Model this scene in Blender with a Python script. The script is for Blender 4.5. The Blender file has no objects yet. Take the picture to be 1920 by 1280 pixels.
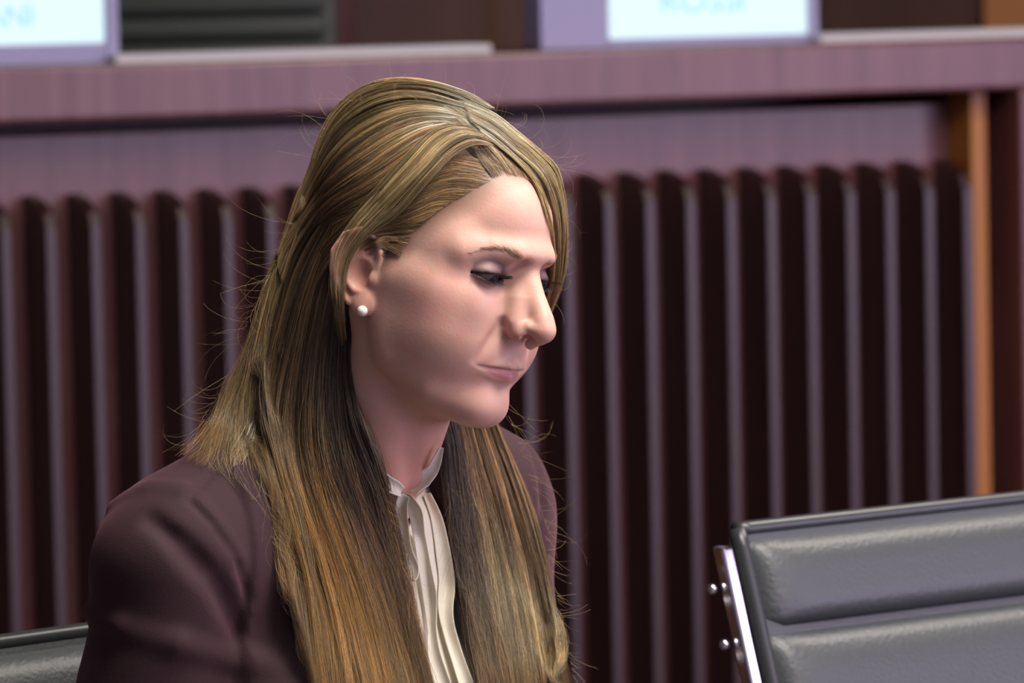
import bpy, math, random
import numpy as np
from mathutils import Matrix, Vector

# ------------------------------------------------------------------ camera, world, light, exposure
SC = bpy.context.scene
COL = SC.collection
FPX, W, H = 10000.0, 1920, 1280
CAM = np.array([0.0, 0.0, 1.40])
PITCH, ROLL = math.radians(4.3), math.radians(1.2)
FWD = np.array([0, math.cos(PITCH), -math.sin(PITCH)])
_r0 = np.array([1.0, 0, 0]); _u0 = np.cross(_r0, FWD)
RIGHT = math.cos(ROLL) * _r0 - math.sin(ROLL) * _u0
UP = math.sin(ROLL) * _r0 + math.cos(ROLL) * _u0
cd = bpy.data.cameras.new('camera'); cam = bpy.data.objects.new('camera', cd); COL.objects.link(cam)
cam.matrix_world = Matrix(((RIGHT[0], UP[0], -FWD[0], CAM[0]), (RIGHT[1], UP[1], -FWD[1], CAM[1]), (RIGHT[2], UP[2], -FWD[2], CAM[2]), (0, 0, 0, 1)))
cd.sensor_width = 36; cd.lens = FPX / W * 36; cd.clip_end = 100
cd.dof.use_dof = True; cd.dof.focus_distance = 3.93; cd.dof.aperture_fstop = 9.5
SC.camera = cam
SC.view_settings.view_transform = 'Standard'; SC.view_settings.look = 'None'
SC.view_settings.gamma = 1; SC.view_settings.use_curve_mapping = False
SC.view_settings.exposure = 0.1

wd = bpy.data.worlds.new('world'); SC.world = wd; wd.use_nodes = True
wd.node_tree.nodes['Background'].inputs[0].default_value = (0.74, 0.72, 0.88, 1)
wd.node_tree.nodes['Background'].inputs[1].default_value = 0.33

def area(name, loc, target, sx, sy, power, color):
    l = bpy.data.lights.new(name, 'AREA'); l.shape = 'RECTANGLE'; l.size = sx; l.size_y = sy
    l.energy = power; l.color = color
    o = bpy.data.objects.new(name, l); COL.objects.link(o); o.location = loc
    o.rotation_euler = (Vector(target) - Vector(loc)).to_track_quat('-Z', 'Y').to_euler()
    return o
area('ceiling_lamp_light', (0.7, 3.5, 2.96), (0.7, 3.5, 0), 0.9, 0.9, 60, (1, 0.93, 0.84))
area('ceiling_lamp_light', (1.9, 2.6, 2.96), (1.9, 2.6, 0), 0.9, 0.9, 52, (1, 0.93, 0.84))
area('ceiling_lamp_light', (1.7, 5.3, 2.96), (1.7, 5.3, 0), 0.9, 0.9, 34, (1, 0.9, 0.78))
# daylight comes from the tall windows in the right wall (built with the room)

# ------------------------------------------------------------------ helpers
def ray(px, py):
    d = FWD + RIGHT * ((px - W / 2) / FPX) - UP * ((py - H / 2) / FPX)
    return d / np.linalg.norm(d)
def at(px, py, Y):
    d = ray(px, py); return CAM + d * ((Y - CAM[1]) / d[1])
def tag(o, label=None, cat=None, group=None, kind=None):
    for k, v in (('label', label), ('category', cat), ('group', group), ('kind', kind)):
        if v: o[k] = v
    return o
ORI = {}
def empty(name, loc, **kw):
    o = bpy.data.objects.new(name, None); COL.objects.link(o); o.location = loc; o.empty_display_size = .1
    return tag(o, **kw)
def attach(o, parent):
    if parent is not None:
        o.parent = parent
        if parent.parent is None: o.matrix_parent_inverse = Matrix.Translation(-parent.location)   # parts are built in world space
    return o
def mesh_obj(name, verts, faces, mat, parent=None, smooth=True):
    me = bpy.data.meshes.new(name)
    verts = np.asarray(verts, np.float32)
    if isinstance(faces, np.ndarray):
        nf = len(faces); n = faces.shape[1]
        me.vertices.add(len(verts)); me.vertices.foreach_set('co', verts.ravel())
        me.loops.add(nf * n); me.loops.foreach_set('vertex_index', faces.astype(np.int32).ravel())
        me.polygons.add(nf); me.polygons.foreach_set('loop_start', np.arange(0, nf * n, n, dtype=np.int32))
        me.update(calc_edges=True); me.validate()
    else:
        me.from_pydata(verts.tolist(), [], faces)
    if smooth: me.polygons.foreach_set('use_smooth', np.ones(len(me.polygons), bool))
    if mat: me.materials.append(mat)
    o = bpy.data.objects.new(name, me); COL.objects.link(o)
    return attach(o, parent)
def bevel(o, w=.004, seg=2):
    m = o.modifiers.new('bevel', 'BEVEL'); m.width = w; m.segments = seg; m.limit_method = 'ANGLE'; return o
BOXF = [(0, 3, 2, 1), (4, 5, 6, 7), (0, 1, 5, 4), (1, 2, 6, 5), (2, 3, 7, 6), (3, 0, 4, 7)]
def box_pts(o, ex, ey, ez, x0, x1, y0, y1, z0, z1):
    o = np.asarray(o)
    return [o + ex * x + ey * y + ez * z for z in (z0, z1) for (x, y) in ((x0, y0), (x1, y0), (x1, y1), (x0, y1))]
EX, EY, EZ = np.eye(3)
def box(name, mat, parent, o, ex, ey, x0, x1, y0, y1, z0, z1, bev=.003):
    b = mesh_obj(name, box_pts(o, ex, ey, EZ, x0, x1, y0, y1, z0, z1), BOXF, mat, parent, smooth=False)
    if bev: bevel(b, bev)
    return b
def catmull(P, m):
    P = np.asarray(P, float)
    if len(P) < 3: 
        t = np.linspace(0, 1, m)[:, None]; return P[0] * (1 - t) + P[-1] * t
    Q = np.vstack([2 * P[0] - P[1], P, 2 * P[-1] - P[-2]])
    L = np.r_[0, np.cumsum(np.linalg.norm(np.diff(P[:, :3], axis=0), axis=1))]
    s = np.interp(np.linspace(0, L[-1], m), L, np.arange(len(P)))
    i = np.minimum(s.astype(int), len(P) - 2); t = (s - i)[:, None]
    a, b, c, d = Q[i], Q[i + 1], Q[i + 2], Q[i + 3]
    return .5 * (2 * b + (c - a) * t + (2 * a - 5 * b + 4 * c - d) * t ** 2 + (3 * b - a - 3 * c + d) * t ** 3)
def tube(name, P, rad, mat, parent, seg=10, m=None, flat=1.0, up=(0, 0, 1)):
    P = catmull(P, m or 4 * len(P)); n = len(P)
    rad = np.interp(np.linspace(0, 1, n), np.linspace(0, 1, len(rad)), rad) if hasattr(rad, '__len__') else np.full(n, rad)
    T = np.gradient(P, axis=0); T /= np.linalg.norm(T, axis=1)[:, None]
    u = np.cross(T, np.array(up, float)); u /= np.linalg.norm(u, axis=1)[:, None] + 1e-9; v = np.cross(T, u)
    a = np.arange(seg) * 2 * math.pi / seg
    V = P[:, None] + rad[:, None, None] * (np.cos(a)[None, :, None] * u[:, None] + flat * np.sin(a)[None, :, None] * v[:, None])
    V = V.reshape(-1, 3); F = []
    for i in range(n - 1):
        for j in range(seg):
            k = (j + 1) % seg; F.append((i * seg + j, i * seg + k, (i + 1) * seg + k, (i + 1) * seg + j))
    F.append(tuple(range(seg - 1, -1, -1))); F.append(tuple(range((n - 1) * seg, n * seg)))
    return mesh_obj(name, V, F, mat, parent)
def sphere(name, c, r, mat, parent, nu=24, nv=14, rx=None):
    V = [np.array(c) + np.array([math.sin(t) * math.cos(p), math.sin(t) * math.sin(p), math.cos(t)]) * r
         for t in np.linspace(0.001, math.pi - .001, nv) for p in np.arange(nu) * 2 * math.pi / nu]
    F = [(i * nu + j, (i + 1) * nu + j, (i + 1) * nu + (j + 1) % nu, i * nu + (j + 1) % nu) for i in range(nv - 1) for j in range(nu)]
    return mesh_obj(name, V, F, mat, parent)

# ------------------------------------------------------------------ materials
def mat(name, color, rough=.5, metal=0, spec=.5, noise=None, bump=None, sss=0, coat=0, sheen=0, emit=None):
    m = bpy.data.materials.new(name); m.use_nodes = True; nt = m.node_tree; b = nt.nodes['Principled BSDF']
    b.inputs['Base Color'].default_value = (*color, 1); b.inputs['Roughness'].default_value = rough
    b.inputs['Metallic'].default_value = metal; b.inputs['Specular IOR Level'].default_value = spec
    if coat: b.inputs['Coat Weight'].default_value = coat; b.inputs['Coat Roughness'].default_value = .2
    if sheen: b.inputs['Sheen Weight'].default_value = sheen; b.inputs['Sheen Roughness'].default_value = .5
    if emit: b.inputs['Emission Color'].default_value = (*emit[0], 1); b.inputs['Emission Strength'].default_value = emit[1]
    tc = nt.nodes.new('ShaderNodeTexCoord')
    if noise:   # (color2, scale vector, detail)
        mp = nt.nodes.new('ShaderNodeMapping'); mp.inputs['Scale'].default_value = noise[1]
        nz = nt.nodes.new('ShaderNodeTexNoise'); nz.inputs['Scale'].default_value = 1; nz.inputs['Detail'].default_value = 5
        mx = nt.nodes.new('ShaderNodeMix'); mx.data_type = 'RGBA'
        mx.inputs['A'].default_value = (*color, 1); mx.inputs['B'].default_value = (*noise[0], 1)
        rp = nt.nodes.new('ShaderNodeMapRange'); rp.inputs[1].default_value = .35; rp.inputs[2].default_value = .65
        nt.links.new(tc.outputs['Object'], mp.inputs[0]); nt.links.new(mp.outputs[0], nz.inputs['Vector'])
        nt.links.new(nz.outputs[0], rp.inputs[0]); nt.links.new(rp.outputs[0], mx.inputs['Factor']); nt.links.new(mx.outputs['Result'], b.inputs['Base Color'])
    if bump:    # (scale, strength, distance)
        nz = nt.nodes.new('ShaderNodeTexNoise'); nz.inputs['Scale'].default_value = bump[0]; nz.inputs['Detail'].default_value = 4
        bp = nt.nodes.new('ShaderNodeBump'); bp.inputs['Strength'].default_value = bump[1]; bp.inputs['Distance'].default_value = bump[2]
        nt.links.new(tc.outputs['Object'], nz.inputs['Vector']); nt.links.new(nz.outputs[0], bp.inputs['Height']); nt.links.new(bp.outputs[0], b.inputs['Normal'])
    return m
def use_color_attr(m, name='Col'):
    nt = m.node_tree; a = nt.nodes.new('ShaderNodeAttribute'); a.attribute_name = name
    nt.links.new(a.outputs['Color'], nt.nodes['Principled BSDF'].inputs['Base Color']); return m
M = {}
M['wood'] = mat('mahogany_varnish', (.120, .036, .040), .34, noise=((.170, .060, .066), (40, 40, 3.0)), spec=.75)
M['wood_dark'] = mat('mahogany_fin', (.026, .007, .006), .36, noise=((.038, .011, .010), (60, 60, 3.0)), spec=.8)
M['wood_orange'] = mat('orange_batten', (.42, .15, .02), .4)
M['wood_wall'] = mat('wall_walnut', (.09, .032, .008), .5, noise=((.15, .06, .014), (9, 9, .6)))
M['carpet'] = mat('carpet', (.06, .05, .06), .95, bump=(300, .4, .01))
M['plaster'] = mat('ceiling_plaster', (.7, .68, .64), .9)
M['daylight'] = mat('window_daylight', (.2, .2, .25), .2, emit=((.80, .66, .97), 4.6))
M['lamp'] = mat('lamp_diffuser', (.9, .9, .9), .5, emit=((1, .93, .84), 4.0))
M['ledge'] = mat('pale_paper', (.62, .60, .62), .6)
M['bezel'] = mat('display_casing', (.34, .32, .52), .45)
M['screen'] = mat('display_screen', (.05, .05, .06), .3, emit=((.70, .93, 1.0), .95))
M['print'] = mat('screen_lettering', (.05, .2, .3), .4, emit=((.30, .66, .80), .85))
M['grey_leather'] = mat('grey_leather', (.10, .115, .11), .5, bump=(160, .25, .003))
M['leather'] = mat('black_leather', (.046, .052, .057), .42, bump=(260, .3, .002), spec=.6)
M['piping'] = mat('leather_piping', (.03, .034, .037), .32)
M['chrome'] = mat('polished_chrome', (.82, .82, .84), .08, metal=1)
M['dark_metal'] = mat('dark_metal', (.05, .045, .05), .3, metal=.8)
M['blazer'] = mat('burgundy_wool', (.025, .006, .009), .85, bump=(900, .25, .001), sheen=.18)
M['blazer'].node_tree.nodes['Principled BSDF'].inputs['Sheen Tint'].default_value = (.9, .40, .52, 1)
M['trousers'] = mat('dark_trousers', (.03, .012, .017), .9)
M['blouse'] = mat('cream_silk', (.70, .655, .53), .5, bump=(40, .2, .004), sheen=.1)
M['pearl'] = mat('pearl', (.85, .80, .70), .18, coat=.6)
M['gold'] = mat('earring_gold', (.8, .55, .25), .25, metal=1)
M['sclera'] = mat('shaded_eye_white', (.075, .064, .066), .45, spec=.15)  # white darkened: lid shade and make-up are put into the colour
M['iris'] = mat('eye_iris', (.012, .011, .012), .4, spec=.12)
M['pupil'] = mat('eye_pupil', (.004, .004, .004), .3)

skin = use_color_attr(mat('skin', (.6, .4, .3), .46, bump=(420, .10, .0012), spec=.42))
sb = skin.node_tree.nodes['Principled BSDF']
sb.inputs['Subsurface Weight'].default_value = .35; sb.inputs['Subsurface Radius'].default_value = (1.0, .35, .2); sb.inputs['Subsurface Scale'].default_value = .006
M['skin'] = skin
M['hair_mass'] = mat('hair_mass', (.060, .036, .016), .75)

hm = bpy.data.materials.new('hair_strand'); hm.use_nodes = True
nt = hm.node_tree; hb = nt.nodes['Principled BSDF']
ha = nt.nodes.new('ShaderNodeAttribute'); ha.attribute_name = 'Col'
nt.links.new(ha.outputs['Color'], hb.inputs['Base Color']); hb.inputs['Roughness'].default_value = .36; hb.inputs['Specular IOR Level'].default_value = .55
M['hair'] = hm

# ------------------------------------------------------------------ signed distance helpers (cm)
def smin(a, b, k):
    h = np.clip(.5 + .5 * (b - a) / k, 0, 1); return b + (a - b) * h - k * h * (1 - h)
def smax(a, b, k): return -smin(-a, -b, k)
def ell(x, y, z, c, r):
    a, b, d = (x - c[0]) / r[0], (y - c[1]) / r[1], (z - c[2]) / r[2]
    k0 = np.sqrt(a * a + b * b + d * d) + 1e-6
    k1 = np.sqrt((a / r[0]) ** 2 + (b / r[1]) ** 2 + (d / r[2]) ** 2) + 1e-6
    return k0 * (k0 - 1) / k1
def rc(x, y, z, a, b, ra, rb):
    a = np.asarray(a, float); b = np.asarray(b, float); d = b - a
    t = np.clip(((x - a[0]) * d[0] + (y - a[1]) * d[1] + (z - a[2]) * d[2]) / (d @ d), 0, 1)
    return np.sqrt((x - a[0] - t * d[0]) ** 2 + (y - a[1] - t * d[1]) ** 2 + (z - a[2] - t * d[2]) ** 2) - (ra + (rb - ra) * t)
def chain(x, y, z, pts, rad):
    d = None
    for i in range(len(pts) - 1):
        e = rc(x, y, z, pts[i], pts[i + 1], rad[i], rad[i + 1]); d = e if d is None else np.minimum(d, e)
    return d
def sdf_mesh(fn, lo, hi, h, blk=8, lip=1.9):
    lo = np.array(lo, float); n = np.ceil((np.array(hi) - lo) / h / blk).astype(int)
    N = n * blk
    bc = np.stack(np.meshgrid(*[np.arange(k) for k in n], indexing='ij'), -1).reshape(-1, 3)
    c = (lo + (bc * blk + (blk - 1) / 2) * h).astype(np.float32)
    v = fn(c[:, 0], c[:, 1], c[:, 2])
    S = np.repeat(np.repeat(np.repeat(v.reshape(n), blk, 0), blk, 1), blk, 2).astype(np.float32)
    act = bc[np.abs(v) < blk * h * .87 * lip]
    loc = np.stack(np.meshgrid(*[np.arange(blk)] * 3, indexing='ij'), -1).reshape(-1, 3)
    for i in range(0, len(act), 400):
        I = (act[i:i + 400, None] * blk + loc[None]).reshape(-1, 3)
        p = (lo + I * h).astype(np.float32)
        S[I[:, 0], I[:, 1], I[:, 2]] = fn(p[:, 0], p[:, 1], p[:, 2])
    s = S < 0
    cnt = np.zeros(tuple(N - 1), np.int8)
    for a in (0, 1):
        for b in (0, 1):
            for d in (0, 1): cnt += s[a:N[0] - 1 + a, b:N[1] - 1 + b, d:N[2] - 1 + d]
    A = np.argwhere((cnt > 0) & (cnt < 8)); idx = np.full(tuple(N - 1), -1, np.int32); idx[A[:, 0], A[:, 1], A[:, 2]] = np.arange(len(A))
    acc = np.zeros((len(A), 3)); num = np.zeros(len(A))
    for ax in range(3):
        o1, o2 = [k for k in range(3) if k != ax]
        for a in (0, 1):
            for b in (0, 1):
                P = A.copy(); P[:, o1] += a; P[:, o2] += b; Q = P.copy(); Q[:, ax] += 1
                f0 = S[P[:, 0], P[:, 1], P[:, 2]]; f1 = S[Q[:, 0], Q[:, 1], Q[:, 2]]
                m = (f0 < 0) != (f1 < 0); t = np.zeros(len(A)); t[m] = f0[m] / (f0[m] - f1[m])
                e = P.astype(float); e[:, ax] += t; acc[m] += e[m]; num += m
    V = lo + acc / num[:, None] * h
    F = []
    for ax in range(3):
        o1, o2 = (ax + 1) % 3, (ax + 2) % 3
        sl0 = [slice(1, N[k] - 1) for k in range(3)]; sl0[ax] = slice(0, N[ax] - 1)
        sl1 = list(sl0); sl1[ax] = slice(1, N[ax])
        a, b = s[tuple(sl0)], s[tuple(sl1)]
        for cond, flip in ((a & ~b, False), (~a & b, True)):
            E = np.argwhere(cond); 
            if not len(E): continue
            off = np.ones(3, int); off[ax] = 0; E = E + off
            q = []
            for d1, d2 in ((-1, -1), (0, -1), (0, 0), (-1, 0)):
                G = E.copy(); G[:, o1] += d1; G[:, o2] += d2; q.append(idx[G[:, 0], G[:, 1], G[:, 2]])
            q = np.stack(q, 1); F.append(q[:, ::-1] if flip else q)
    return V, np.vstack(F)

# ------------------------------------------------------------------ head (local cm: x her right, y forward, z up)
HR = np.array([[-0.60125915, 0.77069306, 0.21099679], [-0.78559234, -0.61841446, 0.0202048], [0.14605516, -0.15360914, 0.97727791]])
HT = np.array([-0.05887902, 4.0, 1.14655647])
def h2w(p): return np.asarray(p) @ HR.T / 100 + HT
def w2h(p): return (np.asarray(p) - HT) @ HR * 100
EYE = np.array([3.0, 6.92, 1.45]); ER = 1.2
def lid_z(ax, y, z):
    # signed distance-like value, negative inside the eye opening (almond between the two lid margins)
    u = np.clip((ax - 1.55) / 2.9, 0, 1)
    top = 1.32 + .16 * u + .27 * np.sin(np.pi * u ** .85)
    bot = 1.32 + .16 * u - .40 * np.sin(np.pi * u)
    w = np.where((ax > 1.55) & (ax < 4.45), 0, .5)
    return np.maximum(z - top, bot - z) * .8 + w
def head_base(x, y, z):
    ax = np.abs(x)
    d = ell(ax, y, z, (0, -.9, 4.2), (7.1, 8.9, 8.4))
    d = smin(d, ell(ax, y, z, (0, 3.8, 5.2), (4.5, 5.45, 4.9)), 1.2)
    d = smin(d, ell(ax, y, z, (0, 2.2, 0.6), (6.5, 6.0, 6.2)), 1.5)
    d = smin(d, ell(ax, y, z, (0, 4.2, -2.6), (4.9, 4.6, 5.4)), 1.6)          # maxilla
    d = smin(d, ell(ax, y, z, (0, 4.65, -4.8), (3.5, 4.0, 3.2)), 1.2)         # muzzle
    d = smin(d, ell(ax, y, z, (0, 6.75, -8.2), (2.0, 1.72, 1.55)), 1.3)       # chin
    d = smin(d, chain(ax, y, z, [(.9, 6.2, -8.1), (3.3, 4.2, -7.2), (4.8, 1.4, -5.6), (5.7, .2, -1.0)], [1.5, 1.5, 1.35, 1.2]), 1.5)
    d = smin(d, ell(ax, y, z, (3.1, 4.9, -3.2), (2.7, 3.0, 3.4)), 1.6)        # cheek
    d = smin(d, chain(ax, y, z, [(3.4, 6.55, -.7), (5.0, 4.5, -.2), (5.9, 1.5, .2)], [1.25, 1.2, .9]), 1.6)
    d = smin(d, ell(ax, y, z, (4.3, 2.4, -2.6), (2.25, 3.6, 4.2)), 1.8)      # masseter and side of the cheek   # zygoma
    # neck
    d = smin(d, rc(ax, y, z, (0, -.9, -5), (0, -4.6, -17.5), 4.9, 5.3), 1.5)
    d = smin(d, ell(ax, y, z, (0, 2.6, -7.9), (3.6, 4.4, 1.9)), 1.4)
    d = smin(d, chain(ax, y, z, [(5.3, -1.7, -3), (3.2, -.2, -9.5), (1.3, 1.0, -15.2)], [1.1, 1.1, .8]), 1.2)
    d = smin(d, rc(ax, y, z, (0, -6, -14), (12, -9.5, -20), 3.2, 2.4), 3)       # trapezius
    d = smin(d, ell(ax, y, z, (0, -8.5, -24), (12, 5.0, 6)), 3)             # upper chest
    d = smin(d, ell(ax, y, z, (0, -1.0, -11.5), (1.7, 3.6, 2.6)), 1.2)        # larynx
    return d
def ear(ax, y, z):
    y = y - .22
    # tilted ear plate: flare outwards towards the back
    o = ax - (7.0 + .42 * np.maximum(0, -(y - .1)))      # out of the plate
    e = ell(o, y, z, (-.12, -1.25, .15), (.55, 1.75, 2.75))
    e = smin(e, ell(o, y, z, (0.10, -.42, -2.45), (.42, .85, .95)), .5)      # lobe
    hel = chain(o, y, z, [(.10, .10, .35), (.25, .25, 1.5), (.30, -.35, 2.55), (.30, -1.35, 2.95), (.32, -2.4, 2.35), (.32, -3.0, 1.0), (.30, -2.85, -.4), (.26, -2.2, -1.6), (.2, -1.4, -2.5)], [.2, .27, .29, .30, .30, .29, .27, .25, .24])
    anti = chain(o, y, z, [(.2, -.75, 1.75), (.25, -1.55, 1.15), (.32, -1.95, .1), (.32, -1.75, -.95), (.28, -1.15, -1.55), (.25, -.75, -1.6)], [.2, .24, .27, .27, .25, .22])
    e = smin(e, hel, .22)
    e = smax(e, -ell(o, y, z, (.55, -2.3, .9), (.42, .38, 1.7)), .15)          # scapha
    e = smax(e, -ell(o, y, z, (.55, -.62, 1.75), (.55, .45, .66)), .15)        # triangular fossa
    e = smin(e, anti, .2)
    e = smax(e, -ell(o, y, z, (.66, -.82, -.30), (.78, .80, 1.12)), .2)        # concha
    trag = ell(o, y, z, (.12, .02, -.5), (.38, .38, .58))
    return smin(e, trag, .25)
SLIT = FOLD = None
def head(x, y, z):
    ax = np.abs(x)
    d = head_base(x, y, z)
    d = smin(d, chain(ax, y, z, [(.0, 9.0, 3.5), (1.6, 8.75, 3.45), (3.2, 7.45, 3.4), (4.7, 6.1, 2.9)], [.85, .78, .7, .5]), 1.1)   # brow
    d = smax(d, -ell(ax, y, z, (3.0, 9.0, 1.35), (1.75, 2.1, 1.05)), .7)          # socket
    d = smax(d, -ell(ax, y, z, (1.25, 9.2, 1.9), (.75, .9, 1.1)), .6)
    # nose
    d = smin(d, ell(ax, y, z, (4.0, 4.7, 3.0), (1.5, 1.7, 1.8)), 1.6)            # outer brow and temple
    n = chain(ax, y, z, [(0, 8.65, 2.5), (0, 9.85, .45), (0, 10.8, -.95)], [.62, .74, .86])
    n = smin(n, ell(ax, y, z, (0, 11.12, -1.78), (.98, 1.0, .98)), .5)
    n = smin(n, chain(ax, y, z, [(.35, 8.4, 1.6), (.75, 8.9, 0.0), (.95, 9.2, -1.6)], [.75, .9, .95]), .8)
    n = smin(n, rc(ax, y, z, (0, 11.0, -2.55), (0, 10.2, -3.0), .36, .42), .3)
    d = smin(d, n, .7)
    al = smin(ell(ax, y, z, (1.14, 9.70, -2.32), (.58, .78, .64)), chain(ax, y, z, [(1.10, 9.9, -1.98), (.95, 10.5, -1.72), (.55, 11.1, -1.85)], [.50, .42, .42]), .3)
    d = smin(d, al, .28)
    nos = chain(ax, y, z, [(.55, 10.75, -2.62), (1.0, 10.6, -2.62), (1.7, 10.55, -2.66)], [.28, .31, .30])
    nos = np.minimum(nos, chain(ax, y, z, [(.7, 10.5, -2.9), (1.0, 10.15, -2.75), (.8, 10.3, -2.1)], [.3, .26, .2]))
    d = smax(d, -nos, .12)
    # lips and folds
    if FOLD: d = smax(d, -chain(ax, y, z, FOLD, [.16, .18, .16, .06]), .7)
    d = smax(d, -ell(ax, y, z, (0, 9.8, -4.05), (.22, .35, .8)), .3)            # philtrum
    ul = chain(ax, y, z, [(0, 8.82, -4.92), (.45, 8.70, -4.86), (1.3, 8.15, -5.02), (2.7, 7.3, -5.28)], [.38, .40, .33, .2])
    d = smin(d, ul, .35)
    ll = chain(ax, y, z, [(0, 8.60, -5.78), (1.1, 8.05, -5.70), (2.6, 7.3, -5.42)], [.46, .41, .2])
    d = smin(d, ll, .35)
    if SLIT: d = smax(d, -chain(ax, y, z, SLIT, [.14, .14, .16, .15, .05]), .12)
    d = smax(d, -ell(ax, y, z, (0, 9.15, -6.80), (1.7, 1.0, .42)), .4)
    # lids
    ex, ey, ez = ax - EYE[0], y - EYE[1], z - EYE[2]
    er = np.sqrt(ex * ex + ey * ey + ez * ez)
    lid = er - 1.33
    d = smin(d, lid, .22)
    d = smax(d, -chain(ax, y, z, [(1.7, 8.45, 2.0), (2.5, 8.55, 2.28), (3.4, 8.2, 2.35), (4.2, 7.4, 2.1)], [.05, .09, .09, .04]), .12)   # lid crease
    op = np.maximum(np.maximum(lid_z(ax, y, z), er - 2.0), 6.2 - y)
    d = smax(d, -op, .06)
    d = smin(d, er - 1.08, .02)
    d = smin(d, ear(ax, y, z), .3)
    return d

def surf_y(x, z):
    yy = np.linspace(12.5, 4, 1200); v = head(np.full(1200, x), yy, np.full(1200, z)); return yy[np.nonzero(v < 0)[0][0]]
FOLD = [(x, surf_y(x, z) + o, z) for x, z, o in ((1.95, -1.9, .05), (2.45, -3.0, .04), (2.9, -4.0, .10), (3.25, -4.9, .22))]
SLIT = [(x, surf_y(x, z) + .03, z) for x, z in ((0, -5.27), (1.0, -5.29), (1.9, -5.31), (2.55, -5.30), (2.95, -5.24))]
PERSON = empty('person', (HT[0] - .1, HT[1] + .1, 0), label='seated woman in burgundy blazer and cream blouse with long dark blonde hair looking down', cat='person')

V, F = sdf_mesh(head, (-9.6, -11.5, -20.5), (9.6, 13.2, 13.6), .115)
o = mesh_obj('body', h2w(V), F, M['skin'], PERSON)
# pigment of the skin itself: blush, lips, lid make-up, brows, scalp
def g(c, r): return np.exp(-(((np.abs(V[:, 0]) - c[0]) / r[0]) ** 2 + ((V[:, 1] - c[1]) / r[1]) ** 2 + ((V[:, 2] - c[2]) / r[2]) ** 2))
C = np.tile(np.array([.67, .395, .31]), (len(V), 1))
def blend(w, col):
    global C
    w = np.clip(w, 0, 1)[:, None]; C = C * (1 - w) + np.array(col) * w
blend(.85 * g((5.2, 4.6, -1.4), (2.1, 2.7, 2.0)), (.60, .27, .235))
blend(.5 * g((3.9, 6.5, -3.0), (1.6, 2, 1.8)), (.56, .27, .2))
blend(.45 * g((0, 11.8, -1.9), (1.2, 1, 1)), (.60, .29, .23))
blend(.5 * g((1.4, 9.6, -2.6), (.8, .9, .7)), (.55, .24, .21))
blend(.6 * g((7.8, -1.4, 0), (1.4, 2.4, 3.4)), (.60, .27, .18))
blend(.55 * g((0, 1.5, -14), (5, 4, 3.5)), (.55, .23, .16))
blend(.35 * g((2.2, 7.9, -6.6), (.9, 1, .8)), (.52, .24, .2))
ax = np.abs(V[:, 0])
dl = np.minimum(chain(ax, V[:, 1], V[:, 2], [(0, 8.9, -4.98), (.5, 8.85, -4.93), (1.3, 8.45, -5.10), (2.6, 7.7, -5.28)], [.16, .19, .14, .04]),
                chain(ax, V[:, 1], V[:, 2], [(0, 8.85, -5.68), (1.1, 8.5, -5.58), (2.5, 7.75, -5.36)], [.36, .28, .06]))
blend(.9 * np.clip(.5 - dl / .14, 0, 1), (.43, .14, .155))
er = np.linalg.norm(np.stack([ax, V[:, 1], V[:, 2]], 1) - EYE, axis=1)
lz = lid_z(ax, V[:, 1], V[:, 2])
blend(.75 * np.exp(-((er - 1.4) / .4) ** 2) * (V[:, 1] > 7) * np.clip((V[:, 2] - 1.2) / .4, 0, 1), (.26, .17, .17))
blend(.35 * np.exp(-((er - 1.5) / .4) ** 2) * (V[:, 1] > 7) * np.clip((1.2 - V[:, 2]) / .4, 0, 1), (.40, .22, .20))
blend(.6 * np.exp(-(lz / .30) ** 2) * (er < 1.9) * (V[:, 1] > 6.7), (.10, .06, .06))
blend(.95 * np.exp(-(lz / .19) ** 2) * (er < 1.8) * (V[:, 1] > 6.8), (.02, .015, .018))
br = chain(ax, V[:, 1], V[:, 2], [(1.35, 9.35, 2.95), (2.4, 9.1, 3.35), (3.3, 8.6, 3.58), (5.0, 7.1, 2.8)], [.22, .25, .18, .04])
blend(.45 * np.clip(.5 - br / .25, 0, 1) * (V[:, 1] > 6), (.28, .17, .09))
# scalp under the hair
def hairline(x, y, z):
    a = np.abs(x)
    yl = np.interp(z, [-4, -.5, .7, 2.2, 3.5, 5.2, 6.8, 8.2, 9.3, 10.5], [-2.5, -1.2, 1.3, 2.4, 3.3, 4.9, 6.1, 6.9, 7.0, 7.2]) 
    return yl - y
hl = hairline(*V.T)
blend(.92 * np.clip(.42 + hl / 2.4, 0, 1) * (V[:, 2] > -4) * (ax < 7.6) * np.clip((V[:, 2] + 4) / 2, 0, 1) * (1 - np.clip((ax - 6.75) / .25, 0, 1) * (V[:, 2] < 3.5) * (V[:, 1] > -3.6) * (V[:, 1] < .7)), (.10, .058, .026))
mt = np.sin(V[:, 0] * 2.3 + 1.7 * np.sin(V[:, 2] * 1.9)) * np.sin(V[:, 1] * 2.1 + V[:, 2] * 1.3) + .6 * np.sin(V[:, 0] * 6.1 + V[:, 1] * 3.7) * np.sin(V[:, 2] * 5.3 + V[:, 1] * 4.1)
C = C * (1 + mt[:, None] * np.array([.012, -.028, -.03]))     # faint mottling of the skin
ca = o.data.color_attributes.new('Col', 'FLOAT_COLOR', 'POINT')
ca.data.foreach_set('color', np.c_[C, np.ones(len(C))].astype(np.float32).ravel())
BODY = o

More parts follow.
